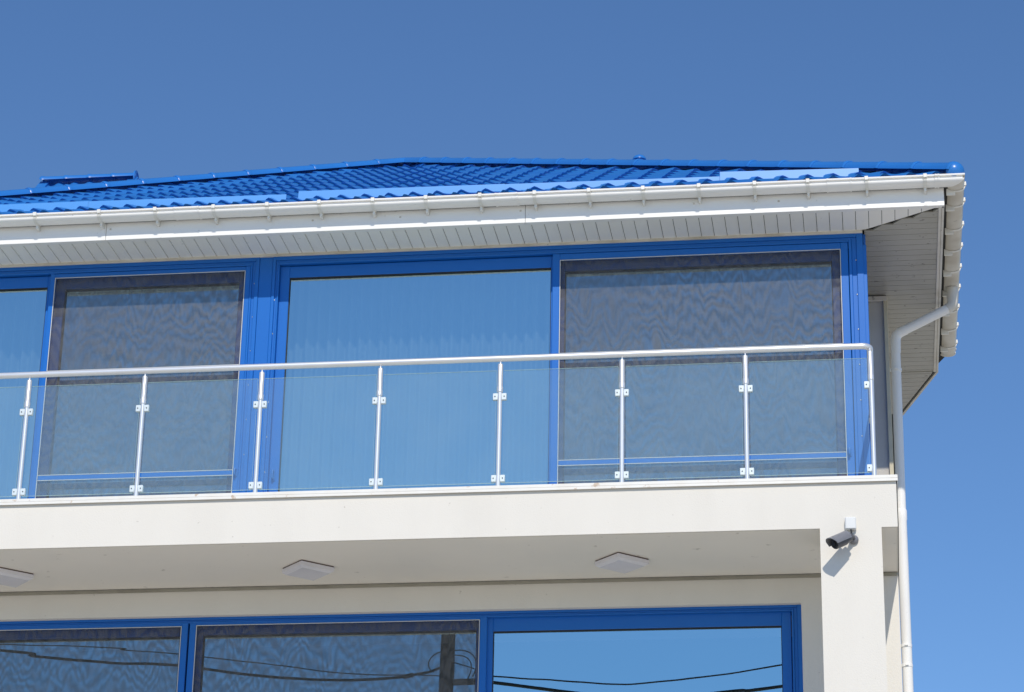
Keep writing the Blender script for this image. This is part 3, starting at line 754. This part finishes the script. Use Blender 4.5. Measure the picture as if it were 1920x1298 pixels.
# ------------------------------------------------------------------ utility pole and cables across the yard (seen mirrored in the panes)
YP = -18.0
up_ = thing('utility_pole', 'dark utility pole mirrored in the screened pane under the balcony', 'pole', (-6.72, YP, 0))
w = MB(); w.tube([(-6.85, YP, 0), (-6.70, YP, 10.9), (-6.655, YP, 12.62)], [.15, .115, .112], 16); part('pole_shaft', w, 'pole', up_)
w = MB(); w.box(-6.62, -6.05, YP - .05, YP + .05, 11.52, 11.60, .01); part('cross_arm', w, 'pole', up_)
for k, pts in enumerate(([(-6.6, 11.95), (-6.3, 12.0), (-6.2, 11.8), (-6.35, 11.55)], [(-6.6, 11.85), (-6.25, 11.75), (-6.05, 11.68), (-6.0, 11.55)],
                         [(-6.75, 12.0), (-6.95, 11.95), (-7.0, 11.75), (-6.85, 11.68)], [(-6.6, 12.0), (-6.28, 12.1), (-6.10, 11.85), (-6.25, 11.6)])):
    w = MB(); P4 = [Vector((a, YP + .1 + .02 * k, b)) for a, b in pts]; c = []
    for i in range(13):
        t = i / 12; c.append(P4[0] * (1 - t) ** 3 + 3 * P4[1] * t * (1 - t) ** 2 + 3 * P4[2] * t * t * (1 - t) + P4[3] * t ** 3)
    w.tube(c, .009, 6); part('cable_loop', w, 'cable', up_)
w = MB(); w.tube([(-7.35, YP, 11.655), (-7.2, YP, 11.68)], .035, 8); w.tube([(-7.2, YP, 11.68), (-6.95, YP, 11.72), (-6.75, YP, 11.80)], .02, 8); part('cable_clamp', w, 'cable', up_)
def cable(pts, r, label):
    P = [Vector((a, YP, b)) for a, b in pts]; out = []
    for i in range(len(P) - 1):
        p0, p1, p2, p3 = P[max(i - 1, 0)], P[i], P[i + 1], P[min(i + 2, len(P) - 1)]
        for k in range(6):
            t = k / 6; out.append(.5 * (2 * p1 + (p2 - p0) * t + (2 * p0 - 5 * p1 + 4 * p2 - p3) * t * t + (3 * p1 - p0 - 3 * p2 + p3) * t ** 3))
    out.append(P[-1]); mb = MB(); mb.tube(out, r, 6)
    tag(part('overhead_cable', mb, 'cable', None, P[0]), label, 'cable', 'overhead cables')
cable([(-30, 13.5), (-20, 12.75), (-13.8, 12.2), (-13.275, 12.10), (-12.057, 11.97), (-10.898, 11.90), (-9.489, 11.70), (-8.312, 11.623), (-7.35, 11.655)], .022, 'thick black overhead cable sagging to the utility pole, mirrored in the screened panes')
cable([(-30, 13.2), (-20, 12.6), (-12.509, 12.237), (-11.815, 12.17), (-10.953, 12.087), (-9.5, 11.90), (-8.317, 11.733), (-7.151, 11.678), (-6.75, 11.66)], .009, 'thin overhead wire above the thick one, mirrored in the screened panes')
cable([(-6.05, 11.615), (-5.954, 11.606), (-5.339, 11.554), (-4.118, 11.458), (-3.633, 11.466), (-2.748, 11.549), (-1.547, 11.708), (3, 12.5), (12, 14)], .012, 'thin black overhead wire sagging across the clear lower pane')
cable([(-6.1, 11.54), (-5.952, 11.515), (-5.5, 11.449), (-4.929, 11.365), (-3.6, 11.22), (-2.271, 11.319), (-1.553, 11.38), (3, 12.0), (12, 13.4)], .026, 'thick black overhead cable hanging lowest in the clear lower pane')
